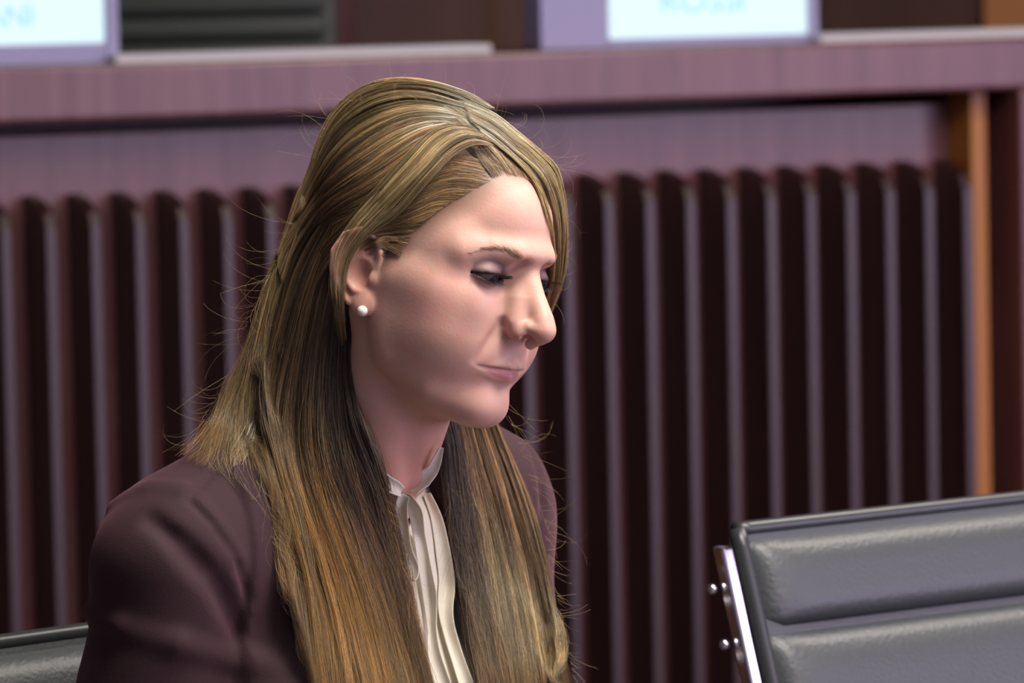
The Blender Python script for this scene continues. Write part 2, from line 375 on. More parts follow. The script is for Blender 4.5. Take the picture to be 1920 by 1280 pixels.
# eyes: looking down and ahead
for s in (1, -1):
    c = EYE * np.array([s, 1, 1])
    eb = sphere('eyeball', h2w(c), ER / 100, M['sclera'], PERSON, 40, 26)
    gz = np.array([-.10 * s, math.cos(math.radians(20)), -math.sin(math.radians(20))]); gz /= np.linalg.norm(gz)
    def disc(name, r, rise, m, parent):
        u = np.cross(gz, [1, 0, 0]); u /= np.linalg.norm(u); v = np.cross(gz, u); Vv = []; Ff = []
        nr = 7
        for i in range(nr):
            q = r * i / (nr - 1)
            for j in range(24):
                a = j * math.pi / 12
                p = gz * math.sqrt(ER ** 2 - q * q) + (u * math.cos(a) + v * math.sin(a)) * q + gz * rise * (1 - (q / r) ** 2)
                Vv.append(p)
        for i in range(nr - 1):
            for j in range(24): Ff.append((i * 24 + j, (i + 1) * 24 + j, (i + 1) * 24 + (j + 1) % 24, i * 24 + (j + 1) % 24))
        return mesh_obj(name, h2w(np.array(Vv) + c), Ff, m, parent)
    disc('iris', .58, .05, M['iris'], eb); disc('pupil', .26, .065, M['pupil'], eb)
er_ = sphere('earring', h2w((7.60, .05, -2.95)), .0041, M['pearl'], PERSON); er_['label'] = 'round pearl stud'
er_ = sphere('earring', h2w((-7.60, .05, -2.95)), .0041, M['pearl'], PERSON)

# ------------------------------------------------------------------ torso frame (cm: x her right, y forward, z up)
TY = math.radians(45)
TO = at(762, 918, 3.99)
TR = np.stack([np.array([-math.cos(TY), -math.sin(TY), 0]), np.array([math.sin(TY), -math.cos(TY), 0]), EZ], 1)
def t2w(p): return np.asarray(p) @ TR.T / 100 + TO
def w2t(p): return (np.asarray(p) - TO) @ TR * 100
def torso(x, y, z):
    ax = np.abs(x)
    d = ell(ax, y, z, (0, -9, -22), (15.0, 9.5, 24))
    d = smin(d, ell(ax, y, z, (7.2, -3.0, -20), (7, 6.2, 7.5)), 3)
    d = smin(d, rc(ax, y, z, (0, -9, -4), (15.5, -9.5, -4.2), 6.0, 4.6), 3)
    d = smin(d, rc(ax, y, z, (0, -8.5, 4.5), (13.5, -9.5, -1.8), 3.6, 3.0), 3)
    d = smin(d, ell(ax, y, z, (0, -9, -42), (15.5, 11.5, 14)), 4)
    return d
def arms(x, y, z):
    ax = np.abs(x)
    d = chain(ax, y, z, [(15.2, -9.2, -5.5), (16.6, -11.0, -16), (15.6, -9.6, -30)], [4.8, 4.8, 4.4])
    return smin(d, rc(ax, y, z, (15.6, -9.6, -31), (10, 12, -37), 4.3, 3.3), 2)
def jacket_solid(x, y, z):
    k = np.clip(-x / 14, 0, 1); z = z - 2.0 * k
    return smin(torso(x, y, z), arms(x + 2.0 * k, y, z), 2.2) - .9
def trace(px, py, fn, lift=0.0, frame=w2t, y0=3.55, y1=4.5):
    d = ray(px, py); ts = np.linspace(y0, y1, 1400) / d[1]
    P = CAM + ts[:, None] * d; q = frame(P); v = fn(q[:, 0], q[:, 1], q[:, 2])
    hit = np.nonzero(v < lift)[0]
    return P[hit[0]] if len(hit) else P[np.argmin(v)]
def on_jacket(pts, lift=0.0): return [w2t(trace(px, py, jacket_solid, lift)) for px, py in pts]
RIDGE2 = on_jacket([(215, 952), (278, 920), (345, 928), (398, 985), (436, 1045)], -.45)
def jacket_r(x, y, z): return smin(jacket_solid(x, y, z), chain(x, y, z, RIDGE2, [.5, .6, .65, .6, .5]), .9)
def on_ridge(pts): return [w2t(trace(px, py, jacket_r, .14)) for px, py in pts]
SEAM = on_ridge([(352, 932), (404, 987), (445, 1044), (466, 1117), (478, 1200), (485, 1290)])
SHSEAM = on_ridge([(352, 932), (384, 900), (430, 850)])
GROOVE = on_jacket([(285, 975), (345, 1025), (400, 1085), (430, 1140), (448, 1185)])
RIDGE = on_jacket([(165, 1146), (230, 1172), (330, 1205), (440, 1236), (520, 1262)], -.35)
RIDGE2 = on_jacket([(215, 952), (278, 920), (345, 928), (398, 985), (436, 1045)], -.45)
FARSEAM = on_ridge([(975, 805), (1000, 850), (1015, 900), (1022, 960)])
def jacket(x, y, z):
    d = jacket_solid(x, y, z)
    inner = d + 1.5
    d = smin(d, chain(x, y, z, RIDGE, [.5, .9, .95, .8, .5]), .9)
    d = smin(d, chain(x, y, z, RIDGE2, [.5, .6, .65, .6, .5]), .9)
    d = smax(d, -chain(x, y, z, GROOVE, [.35, .55, .6, .4, .1]), 1.4)
    g2 = np.minimum(np.minimum(chain(x, y, z, SEAM, [.34] * 6), chain(x, y, z, SHSEAM, [.3] * 3)), chain(x, y, z, FARSEAM, [.36] * 4))
    d = smax(d, -g2, .4)
    d = d - .10 * np.sin(x * .55 + z * .8 + np.sin(y * .35) * 1.5) * np.clip((np.abs(x) - 15) / 4, 0, 1)   # soft sleeve creases
    op = 6.2 + .10 * np.maximum(0, -z)
    lap = np.clip((op + 6.5 - np.abs(x)) * 2, 0, 1) * (y > -6) * .45                                      # lapels lie proud
    d = d - lap
    d = np.maximum(d, -inner)
    cut = np.maximum(np.abs(x) - op, -5.5 - y)
    d = np.maximum(d, -cut)
    neck = ell(x, y, z, (0, -5.0, 6.5), (6.3, 7.0, 7.4))
    d = np.maximum(d, -neck)
    return np.maximum(d, -z - 50)
V, F = sdf_mesh(jacket, (-29, -24, -51), (29, 19, 8), .28, lip=2.4)
mesh_obj('blazer', t2w(V), F, M['blazer'], PERSON)['label'] = 'burgundy wool blazer'
# blouse: fine vertical pleats on the chest
def blouse(x, y, z):
    d = torso(x, y, z) - .35 - .16 * np.sin(x * 2.1 + .05 * z) * np.clip((y + 6) / 4, 0, 1)
    d = np.maximum(d, -(d + .7))
    d = np.maximum(d, np.maximum(-6.5 - y, np.abs(x) - 13))
    hd = w2h_t(x, y, z)
    d = np.maximum(d, -(hd - .25))
    return np.maximum(np.maximum(d, z - 1.2 - .25 * np.abs(x)), -z - 40)
def w2h_t(x, y, z):
    p = w2h(t2w(np.stack([x, y, z], -1))); return rc(p[:, 0], p[:, 1], p[:, 2], (0, -.9, -5), (0, -4.6, -17.5), 4.9, 5.3)
V, F = sdf_mesh(blouse, (-14, -8, -41), (14, 8, 3), .24, lip=2.4)
BL = mesh_obj('blouse', t2w(V), F, M['blouse'], PERSON); BL['label'] = 'cream silk blouse'

def strip(name, path, widths, mat_, parent, wdir, curl=.0, thick=.0012, m=40, wave=0.0):
    P = catmull(path, m); T = np.gradient(P, axis=0); T /= np.linalg.norm(T, axis=1)[:, None]
    wdir = np.asarray(wdir, float)
    wd_ = (np.interp(np.linspace(0, 1, m), np.linspace(0, 1, len(wdir)), wdir[:, 0])[:, None] * EX + np.interp(np.linspace(0, 1, m), np.linspace(0, 1, len(wdir)), wdir[:, 1])[:, None] * EY + np.interp(np.linspace(0, 1, m), np.linspace(0, 1, len(wdir)), wdir[:, 2])[:, None] * EZ) if wdir.ndim == 2 else np.tile(wdir, (m, 1))
    wd_ = wd_ - (wd_ * T).sum(1)[:, None] * T; wd_ /= np.linalg.norm(wd_, axis=1)[:, None]
    nn = np.cross(T, wd_); ww = np.interp(np.linspace(0, 1, m), np.linspace(0, 1, len(widths)), widths); k = 7; Vs = []
    for j in range(k):
        s = j / (k - 1) - .5
        wv = wave * np.sin(np.linspace(0, 9, m) + s * 3)[:, None] * nn
        Vs.append(P + wd_ * (ww * s)[:, None] + nn * (curl * ww * (4 * s * s))[:, None] + wv)
    Vs = np.stack(Vs, 1).reshape(-1, 3)
    Fs = [(i * k + j, i * k + j + 1, (i + 1) * k + j + 1, (i + 1) * k + j) for i in range(m - 1) for j in range(k - 1)]
    o = mesh_obj(name, Vs, Fs, mat_, parent); md = o.modifiers.new('solid', 'SOLIDIFY'); md.thickness = thick; md.offset = 0
    sd = o.modifiers.new('sub', 'SUBSURF'); sd.levels = 1; sd.render_levels = 1
    return o
def neck_sdf(x, y, z): return np.minimum(torso(x, y, z) - .35, w2h_t(x, y, z))
def bl(pts, lift): return [trace(px, py, neck_sdf, l if hasattr(lift, '__len__') else lift) for (px, py), l in zip(pts, lift if hasattr(lift, '__len__') else [lift] * len(pts))]
cam_up = UP
strip('collar', bl([(827, 838), (819, 858), (808, 880), (793, 902), (774, 924)], [.9, .8, .6, .5, .4]), [.004, .008, .011, .013, .009], M['blouse'], BL, RIGHT * .9 + UP * .35, curl=.25)
strip('collar', bl([(690, 880), (708, 893), (722, 905), (738, 913), (752, 922)], [.6] * 5), [.010, .012, .012, .011, .008], M['blouse'], BL, UP * .9 + RIGHT * .2, curl=.3)
strip('placket', bl([(762, 924), (778, 950), (786, 1000), (796, 1060), (806, 1120), (810, 1180), (815, 1230), (835, 1300)], .7), [.012, .011, .009, .010, .011, .007, .011, .014], M['blouse'], BL, RIGHT, curl=.35, wave=.0012)
strip('placket', bl([(758, 926), (752, 950), (757, 985), (764, 1030), (775, 1065), (770, 1090), (758, 1080)], .55), [.009, .010, .008, .007, .008, .009, .006], M['blouse'], BL, RIGHT, curl=.3)
strip('placket', bl([(800, 925), (818, 970), (830, 1030), (838, 1090), (836, 1150), (850, 1210), (880, 1300)], .45), [.006, .010, .012, .013, .010, .010, .012], M['blouse'], BL, RIGHT, curl=.3, wave=.001)

# trousers and thighs rest on the seat, out of the picture
HIP = np.array([0, -9, -52])
Vt, Ft = sdf_mesh(lambda x, y, z: smin(ell(x, y, z, (0, -9, -46), (15.5, 11, 6.5)), smin(rc(np.abs(x), y, z, (8, -9, -46), (9, 34, -44), 7.2, 5.8), rc(np.abs(x), y, z, (9, 34, -45), (9, 32, -86), 5.4, 4.2), 3), 3), (-18, -24, -93), (18, 42, -36), .9)
mesh_obj('trousers', t2w(Vt), Ft, M['trousers'], PERSON)
for s in (1, -1):
    def shoe(x, y, z, s=s): return np.maximum(smin(ell(x, y, z, (9 * s, 39, -94), (4.2, 11, 4)), ell(x, y, z, (9 * s, 31.5, -91), (4, 4.5, 6)), 2), -96.5 - z)
    Vt, Ft = sdf_mesh(shoe, (9 * s - 6, 24, -99), (9 * s + 6, 53, -82), .7)
    mesh_obj('shoe', t2w(Vt) * np.array([1, 1, 1]), Ft, M['piping'], PERSON)
    def hand(x, y, z, s=s):
        x = x * s
        d = ell(x, y, z, (9.2, 16, -38), (3.6, 5, 1.5))
        for k, (dx, L) in enumerate(((2.6, 6.0), (.9, 7.2), (-.8, 6.6), (-2.4, 5.0))):
            a = (9.2 + dx, 19.5, -37.8); b = (8.6 + dx, 19.5 + L * .55, -37.6); c_ = (8.2 + dx, 19.5 + L * .9, -39.2)
            d = smin(d, chain(x, y, z, [a, b, c_], [.85, .8, .65]), .4)
        return smin(d, chain(x, y, z, [(7.0, 14, -38), (4.9, 17.5, -38), (4.4, 20.5, -38.6)], [1.1, .95, .75]), .5)
    Vt, Ft = sdf_mesh(hand, (3 if s > 0 else -14, 9, -43), (14 if s > 0 else -3, 29, -34), .25)
    ho = mesh_obj('hand', t2w(Vt), Ft, M['skin'], PERSON)
    ho.data.color_attributes.new('Col', 'FLOAT_COLOR', 'POINT').data.foreach_set('color', np.tile(np.array([.66, .40, .295, 1], np.float32), (len(Vt), 1)).ravel())

# ------------------------------------------------------------------ hair
rng = np.random.default_rng(7)
def all_sdf(P):
    q = w2h(P); t = w2t(P)
    return np.minimum(head_env(q), jacket_solid(t[:, 0], t[:, 1], t[:, 2]))
def head_env(q):
    x, y, z = q[:, 0], q[:, 1], q[:, 2]
    d = smin(head_base(x, y, z), ell(np.abs(x), y, z, (0, -3.2, 4.6), (7.0, 7.6, 8.2)), 1.0)
    return np.minimum(d, ear(np.abs(x), y, z)) if USE_EAR else d
USE_EAR = True
def lay(px, py, lift):
    d = ray(px, py); ts = np.linspace(3.5, 4.4, 900) / d[1]; P = CAM + ts[:, None] * d; v = all_sdf(P)
    hit = np.nonzero(v < lift)[0]
    return P[hit[0]] if len(hit) else P[np.argmin(v)]
def guide(pts, lift=.5, m=28):
    out = []
    for p in pts:
        if len(p) == 3 and isinstance(p[2], str): out.append(lay(p[0], p[1], float(p[2])))
        elif len(p) == 3: out.append(at(p[0], p[1], HT[1] + p[2] / 100))
        else: out.append(lay(p[0], p[1], lift))
    out = np.array(out)
    # keep the picture direction, smooth the distance along the lock
    Y = out[:, 1].copy()
    for _ in range(2): Y[1:-1] = .25 * Y[:-2] + .5 * Y[1:-1] + .25 * Y[2:]
    Y = np.array([min(y, o_[1]) if len(p) == 2 or isinstance(p[2], str) else y for p, y, o_ in zip(pts, Y, out)])   # never inside the head
    out = np.array([at(p[0], p[1], y) for p, y in zip(pts, Y)])
    return catmull(out, m)
def nd(x, y):   # distance of the hair falling behind the ear, from the back of the head down to the shoulder
    f = np.clip((y - 400) / 380, 0, 1)
    return (1 - f) * np.interp(x, [420, 540, 580, 600, 620, 640, 680], [1.5, 2.0, 1.6, -.5, -1.8, -2.4, -3.0]) + f * np.interp(x, [420, 480, 560, 600, 640, 680], [0, -1.5, -2.2, -3, -4, -4.6])
def gn(pts, lift, off=0.0, y1=800): return guide([p if len(p) == 3 or p[1] > y1 or (p[0] > 600 and p[1] < 430) else (p[0], p[1], nd(*p) + off) for p in pts], lift)
HC = h2w((0, -1, 2.0))
HAIRS = []
GOLD = np.array([.36, .20, .058]); BLOND = np.array([.36, .26, .12]); ASH = np.array([.50, .43, .31]); BROWN = np.array([.21, .135, .065]); DARK = np.array([.11, .078, .05]); PALE = np.array([.75, .66, .48])  # PALE puts the overhead highlight of crown and parting into strand colour
def sheet(guides, n, cols, thick=.6, clumps=40, clump=.6, frizz=.10, wave=.12, rad=.0085, tip=.35, trim=.25, spread=.0, cvar=.28, rtrim=.06):
    G = np.stack(guides); ng, m, _ = G.shape
    G = G * 100.0
    t = np.linspace(0, 1, m)
    def base(u):
        i = np.clip(u.astype(int), 0, ng - 2); f = (u - i)[:, None, None]; return G[i] * (1 - f) + G[i + 1] * f, G[i + 1] - G[i]
    cu = rng.uniform(0, ng - 1 - 1e-6, clumps); cw = rng.uniform(-thick, 0, clumps)
    ph = rng.uniform(0, 6.28, (clumps, 6)); camd = (CAM - HT) / np.linalg.norm(CAM - HT)
    def place(u, w):
        B, D = base(u); T = np.gradient(B, axis=1); N = np.cross(T, D); N /= np.linalg.norm(N, axis=2)[:, :, None] + 1e-6
        O = B / 100 - HC; ol = np.linalg.norm(O, axis=2)[:, :, None]; O = O / ol * np.clip((.145 - ol) / .03, 0, 1) + .6 * camd
        N *= np.sign((N * O).sum(2))[:, :, None]
        N = N + .5 * camd; N /= np.linalg.norm(N, axis=2)[:, :, None]
        return B + N * w[:, None, None], N, D / (np.linalg.norm(D, axis=2)[:, :, None] + 1e-6)
    k = rng.integers(0, clumps, n)
    u = np.clip(cu[k] + rng.normal(0, (ng - 1) / clumps * 1.2, n), 0, ng - 1 - 1e-6)
    w = rng.uniform(-thick, 0, n) * .6 + cw[k] * .4
    P, N, D = place(u, w); Cn, _, _ = place(cu[k], cw[k])
    a = (clump * np.clip(t * 1.3, 0, 1) ** .8)[None, :, None]
    P = P * (1 - a) + Cn * a
    # clump waves and strand frizz, growing away from the root
    env = np.clip(t * 2.5, 0, 1)[None, :]
    fr = 1 + 2.5 * t[None, :]
    pw = wave * env * (np.sin(ph[k, 0:1] + 5 * t * 1.3) * .6 + np.sin(ph[k, 1:2] + 11 * t) * .4)
    pn = wave * .7 * env * np.sin(ph[k, 2:3] + 7 * t)
    P = P + D * pw[:, :, None] + N * pn[:, :, None]
    q = rng.uniform(0, 6.28, (n, 3)); fa = frizz * np.minimum(rng.exponential(1, (n, 1)), 2.2)
    P = P + D * (fa * env * np.sin(q[:, :1] + rng.uniform(6, 20, (n, 1)) * t))[:, :, None] + N * (.6 * fa * env * np.sin(q[:, 1:2] + rng.uniform(6, 16, (n, 1)) * t))[:, :, None]
    P = P + D * (spread * rng.normal(0, 1, (n, 1)) * t ** 1.5)[:, :, None]
    # trim the ends
    cut = 1 - trim * rng.uniform(0, 1, n) ** 2
    st = rtrim * rng.uniform(0, 1, n) ** 1.5
    tt = (st[:, None] + t[None, :] * (cut - st)[:, None]) * (m - 1); i = np.minimum(tt.astype(int), m - 2); f = (tt - i)[:, :, None]
    ar = np.arange(n)[:, None]; P = P[ar, i] * (1 - f) + P[ar, i + 1] * f
    cols = np.array(cols); ct = np.stack([np.interp(t, np.linspace(0, 1, len(cols)), cols[:, c]) for c in range(3)], 1)
    cv = (.88 * np.exp(1.25 * cvar * rng.normal(0, 1, clumps)))[k] * np.exp(.5 * rng.normal(0, 1, n)) * .85
    warm = 1 + .12 * rng.normal(0, 1, n)
    CC = ct[None] * np.clip(cv, .25, 2.6)[:, None, None] * np.stack([warm, np.ones(n), 2 - warm], 1)[:, None, :]
    R = rad * (1 - (1 - tip) * np.clip(t * 1.6 - .6, 0, 1))[None, :] * rng.uniform(.7, 1.25, (n, 1))
    HAIRS.append((P / 100, np.clip(CC, .01, .9), R / 100))
def emit_hair(name, parent, label=None):
    global HAIRS
    sizes = []; PP = []; CC = []; RR = []
    for P, C_, R in HAIRS:
        sizes += [P.shape[1]] * P.shape[0]; PP.append(P.reshape(-1, 3)); CC.append(np.concatenate([C_.reshape(-1, 3), np.ones((C_.size // 3, 1))], 1)); RR.append(R.ravel())
    cu = bpy.data.hair_curves.new(name); cu.add_curves(sizes)
    cu.attributes['position'].data.foreach_set('vector', np.vstack(PP).astype(np.float32).ravel())
    ra = cu.attributes.get('radius') or cu.attributes.new('radius', 'FLOAT', 'POINT')
    ra.data.foreach_set('value', np.concatenate(RR).astype(np.float32))
    c = cu.attributes.new('Col', 'FLOAT_COLOR', 'POINT'); c.data.foreach_set('color', np.vstack(CC).astype(np.float32).ravel())
    cu.materials.append(M['hair']); o = bpy.data.objects.new(name, cu); COL.objects.link(o); attach(o, parent); o['kind'] = 'stuff'
    if label: o['label'] = label
    HAIRS = []
    return o

# solid mass beneath the strands
def mass(x, y, z):
    ax = np.abs(x)
    d = smin(ell(ax, y, z, (0, -1.0, 4.25), (7.1, 8.8, 8.35)), ell(ax, y, z, (0, -3.2, 4.6), (7.0, 7.4, 8.1)), 1.0)
    front = hairline(x, y, z) 
    d = np.maximum(d, -(front - 1.0) * .7)
    d = smax(d, -ell(ax, y, z, (8.2, -1.2, -.4), (1.7, 2.6, 3.6)), .3)
    b = ell(x, y, z, (0, -6.0, -4.5), (6.0, 3.6, 8.5))
    d = smin(np.maximum(d, -2.2 - z), b, 1.0)
    return d + .2
V, F = sdf_mesh(mass, (-9, -13.5, -14), (9, 10, 14), .3)
HAIRM = mesh_obj('hair', h2w(V), F, M['hair_mass'], PERSON); HAIRM['label'] = 'long dark blonde hair, half tied back'

TH = .45
# crown: from the parting back to the gather at the back of the head
USE_EAR = False
crown = [guide([(q[0], q[1], nd(*q) - .5) if q[1] > 400 and q[0] < 575 else q for q in g_], .35) for g_ in (
    [(925, 200), (885, 176), (820, 155), (745, 147), (680, 163), (628, 205), (596, 262), (578, 325), (560, 365), (542, 415), (520, 470)],
    [(910, 206), (862, 188), (800, 170), (735, 168), (672, 190), (625, 232), (596, 285), (578, 335), (560, 375), (542, 425), (520, 480)],
    [(890, 212), (832, 197), (775, 190), (715, 203), (660, 232), (622, 270), (597, 312), (580, 345), (562, 385), (542, 435), (520, 490)],
    [(870, 218), (815, 209), (760, 214), (705, 238), (655, 270), (622, 303), (600, 335), (582, 362), (564, 396), (545, 445), (522, 505)],
    [(850, 225), (797, 226), (745, 244), (700, 270), (655, 302), (622, 330), (602, 352), (585, 378), (566, 408), (547, 455), (525, 520)],
    [(832, 234), (782, 258), (738, 288), (695, 318), (655, 342), (625, 362), (605, 378), (588, 396), (568, 422), (550, 466), (530, 530)])]
sheet(crown, 8000, [PALE * .9, BLOND * 1.05, BLOND * .85, BROWN * 1.4, BROWN * 1.5], thick=.9, clumps=90, clump=.4, frizz=.075, wave=.13, trim=.4, cvar=.38)
# side: temple hair drawn back above the ear and on down the back
side = [guide([(q[0], q[1], nd(*q) + .1) if q[0] < 590 else q for q in g_], .25) for g_ in (
    [(800, 290), (745, 325), (690, 358), (640, 378), (602, 398), (574, 426), (548, 468), (522, 520), (500, 590)],
    [(785, 340), (730, 365), (680, 388), (640, 404), (602, 422), (572, 450), (548, 495), (525, 555), (505, 620)],
    [(775, 390), (730, 402), (690, 412), (650, 424), (612, 444), (580, 476), (555, 522), (532, 580), (512, 650)],
    [(770, 420), (735, 422), (700, 426), (662, 438), (626, 462), (596, 498), (572, 545), (550, 605), (530, 680)])]
sheet(side, 5200, [BROWN * 1.1, BROWN * 1.6, BLOND * .8, BLOND * .7, BROWN * 1.5], thick=.6, clumps=55, clump=.3, frizz=.14, wave=.12, trim=.6, cvar=.4)
under = [guide([(q[0], q[1], nd(*q) + 1.0) if q[0] < 600 else q for q in g_], .3) for g_ in (
    [(900, 215), (830, 205), (760, 215), (700, 245), (650, 285), (610, 330), (580, 380), (555, 440)],
    [(860, 228), (800, 240), (745, 270), (695, 305), (650, 335), (612, 362), (580, 400), (555, 460)],
    [(830, 245), (780, 280), (735, 315), (690, 345), (650, 368), (612, 392), (582, 430), (556, 490)],
    [(815, 290), (770, 325), (728, 355), (685, 382), (645, 402), (612, 424), (584, 462), (560, 520)],
    [(800, 350), (755, 372), (715, 395), (680, 412), (645, 430), (615, 452), (588, 492), (565, 550)])]
sheet(under, 5000, [BROWN * 1.9, BROWN * 1.7, BROWN * 1.4, BROWN], thick=.3, clumps=120, clump=.15, frizz=.05, wave=.06, trim=.3, rtrim=.2)
USE_EAR = True
# hairline roots over the temple
hl_ = [guide(g_, .2) for g_ in (
    [(955, 318), (905, 300), (855, 290), (805, 300), (760, 335), (715, 375), (680, 410)],
    [(915, 342), (875, 335), (835, 338), (790, 358), (750, 385), (715, 405), (680, 425)],
    [(872, 364), (835, 365), (800, 378), (765, 395), (735, 408), (705, 420), (670, 436)],
    [(835, 386), (805, 392), (775, 405), (750, 415), (725, 422), (700, 430), (665, 445)],
    [(800, 412), (778, 418), (758, 424), (738, 429), (715, 433), (690, 438), (660, 452)],
    [(768, 448), (752, 446), (738, 445), (722, 445), (706, 448), (692, 455), (675, 470)],
    [(748, 482), (738, 474), (728, 468), (718, 464), (708, 464), (698, 466), (688, 472)])]
sheet(hl_, 3600, [BROWN * 2.2, BROWN * 1.6, BROWN * 1.2], thick=.16, clumps=60, clump=.25, frizz=.05, wave=.05, rad=.006, trim=.35, rtrim=.35)
# the swept front lock over the temple and the top of the ear
lock = [guide(g_, .85) for g_ in (
    [(885, 236), (845, 232), (805, 246), (760, 290), (705, 355), (655, 415), (628, 465), (618, 520), (622, 575), (632, 650)],
    [(905, 248), (860, 240), (820, 256), (775, 303), (718, 370), (668, 425), (640, 470), (630, 520), (632, 575), (640, 650)],
    [(920, 262), (880, 252), (838, 272), (790, 322), (735, 385), (690, 428), (660, 465), (644, 512), (640, 570), (645, 640)],
    [(935, 280), (898, 270), (855, 290), (808, 338), (755, 395), (712, 428), (678, 455), (655, 500), (645, 560), (648, 640)])]
sheet(lock[:3], 170, [BLOND * .9, BLOND * 1.15, BLOND * 1.05, BLOND * .8], thick=.3, clumps=24, clump=.3, frizz=.06, wave=.08, trim=.3, rad=.007)
USE_EAR = False
back = [guide([(q[0], q[1], nd(*q) - .9) if q[0] < 610 else q for q in g_], .9) for g_ in (
    [(885, 236), (845, 232), (805, 246), (760, 290), (705, 352), (655, 408), (622, 440), (592, 475), (565, 525), (540, 590), (520, 660)],
    [(905, 248), (860, 240), (820, 256), (775, 303), (718, 366), (666, 420), (630, 452), (600, 488), (574, 540), (550, 605), (530, 675)],
    [(920, 262), (880, 252), (838, 272), (790, 322), (733, 380), (680, 428), (640, 462), (608, 502), (584, 556), (562, 622), (545, 690)])]
USE_EAR = True
sheet(back, 2600, [BLOND * .9, BLOND * 1.15, BLOND * 1.1, BLOND * .9, BLOND * .7], thick=.35, clumps=34, clump=.4, frizz=.06, wave=.07, trim=.5)
sheet(lock[2:], 130, [BROWN * 1.8, BLOND * .8, BROWN * 1.4], thick=.2, clumps=26, clump=.3, frizz=.06, wave=.08, trim=.55, rad=.009)
# far front lock falling along the far temple
far = [guide(g_, .8) for g_ in (
    [(870, 186), (925, 208), (975, 246), (1015, 280), (1045, 312), (1060, 360, -3), (1066, 430, -2), (1062, 500, -1.5), (1048, 555, -1), (1032, 590, -1)],
    [(875, 200), (928, 226), (972, 262), (1008, 294), (1036, 328), (1053, 380, -3.4), (1059, 440, -2.4), (1056, 505, -1.6), (1045, 555, -1.2), (1030, 588, -1)],
    [(880, 214), (928, 243), (967, 277), (1002, 307), (1027, 342), (1045, 395, -3.8), (1052, 450, -2.8), (1049, 510, -1.8), (1040, 552, -1.4), (1028, 582, -1)],
    [(890, 230), (932, 258), (968, 288), (1000, 318, '0.6'), (1022, 352, '0.5'), (1038, 402, -4.2), (1044, 455, -3), (1043, 510, -2), (1036, 548, -1.6), (1026, 577, -1.2)],
    [(905, 252, '0.5'), (942, 280, '0.5'), (974, 308, '0.5'), (998, 334, '0.4'), (1014, 364, '0.35'), (1028, 410, '0.3'), (1039, 460, -3.2), (1039, 512, -2.2), (1033, 545, -1.8), (1024, 570, -1.4)])]
sheet(far, 5200, [PALE * .75, BLOND * 1.1, BLOND, BROWN * 1.8, BROWN * 1.4], thick=1.0, clumps=46, clump=.4, frizz=.06, wave=.09, trim=.25, rtrim=.15)
# short roots around the parting and the front of the hairline
root = [guide(g_, .3) for g_ in (
    [(925, 330), (900, 300), (872, 268), (842, 240), (805, 225)],
    [(955, 325), (928, 288), (895, 252), (862, 222), (825, 200)],
    [(985, 330), (955, 290), (920, 250), (885, 213), (848, 188)],
    [(1006, 345), (980, 302), (945, 258), (905, 213), (865, 182)],
    [(1018, 358), (1002, 315), (972, 268), (930, 220), (890, 185)])]
sheet(root, 2600, [BROWN * 2.0, ASH, PALE * .8], thick=.3, clumps=60, clump=.2, frizz=.07, wave=.08, trim=.5, rtrim=.4, rad=.007)
# long hair falling behind the near ear, over the shoulder and the chest
near = [gn(g_, 1.3) for g_ in (
    [(610, 330, '0.0'), (560, 410), (515, 482), (490, 555), (465, 640), (432, 710), (402, 775), (372, 822), (345, 848)],
    [(620, 345, '0.0'), (568, 415), (528, 490), (502, 565), (482, 645), (466, 725), (462, 800), (490, 880), (530, 965)],
    [(630, 360, '0.0'), (578, 430), (540, 500), (518, 580), (500, 660), (494, 745), (515, 850), (552, 990), (582, 1120), (602, 1300), (624, 1420)],
    [(645, 375, '0.0'), (605, 450, -2.2), (572, 525, -2.5), (548, 610, -3), (530, 700), (522, 790), (540, 900), (580, 1030), (615, 1160), (640, 1300), (662, 1420)],
    [(655, 395, '0.0'), (625, 470, -2.2), (598, 550, -2.5), (580, 640, -3), (566, 740), (566, 840), (592, 950), (632, 1070), (665, 1190), (690, 1300), (712, 1420)],
    [(655, 430, -1.5), (636, 510, -2), (620, 590, -2.5), (608, 680, -3), (604, 780), (618, 880), (650, 985), (690, 1095), (722, 1200), (748, 1300), (770, 1420)],
    [(660, 470, -1.5), (650, 540, -2), (640, 620, -2.5), (636, 710, -3.2), (644, 800), (668, 890), (705, 1000), (740, 1105), (770, 1210), (795, 1300), (817, 1420)],
    [(668, 520, -1.5), (662, 580, -2), (656, 650, -2.5), (664, 730, -3.4), (684, 805), (712, 880), (742, 975), (770, 1085), (794, 1195), (820, 1300), (842, 1420)])]
sheet(near[:3], 4200, [BROWN * 1.6, BLOND * .75, BROWN * 1.6, BLOND * .8, GOLD * .9], thick=1.6, clumps=60, clump=.3, frizz=.22, wave=.2, trim=.5, spread=.5)
sheet(near[2:6], 7500, [BROWN * .7, BROWN * .75, BROWN * .9, GOLD * .9, GOLD, GOLD * .9], thick=1.6, clumps=90, clump=.42, frizz=.22, wave=.2, trim=.22, spread=.2, cvar=.4)
sheet(near[5:], 5200, [DARK * .8, DARK * .9, DARK * 1.4, BROWN * 1.5, GOLD * .8, BLOND * .7], thick=1.2, clumps=80, clump=.36, frizz=.26, wave=.22, trim=.25, spread=.2, cvar=.35)
# strands spilling over the shoulder
spill = [guide(g_, .5) for g_ in (
    [(470, 700), (430, 760), (400, 810), (380, 850), (400, 880)],
    [(490, 740), (460, 800), (440, 850), (450, 900), (490, 960)],
    [(505, 780), (490, 840), (490, 900), (510, 970), (545, 1060)])]
sheet(spill, 320, [BLOND * .8, ASH, BLOND * .8], thick=.5, clumps=30, clump=.2, frizz=.35, wave=.4, trim=.6, spread=.8, rad=.008)
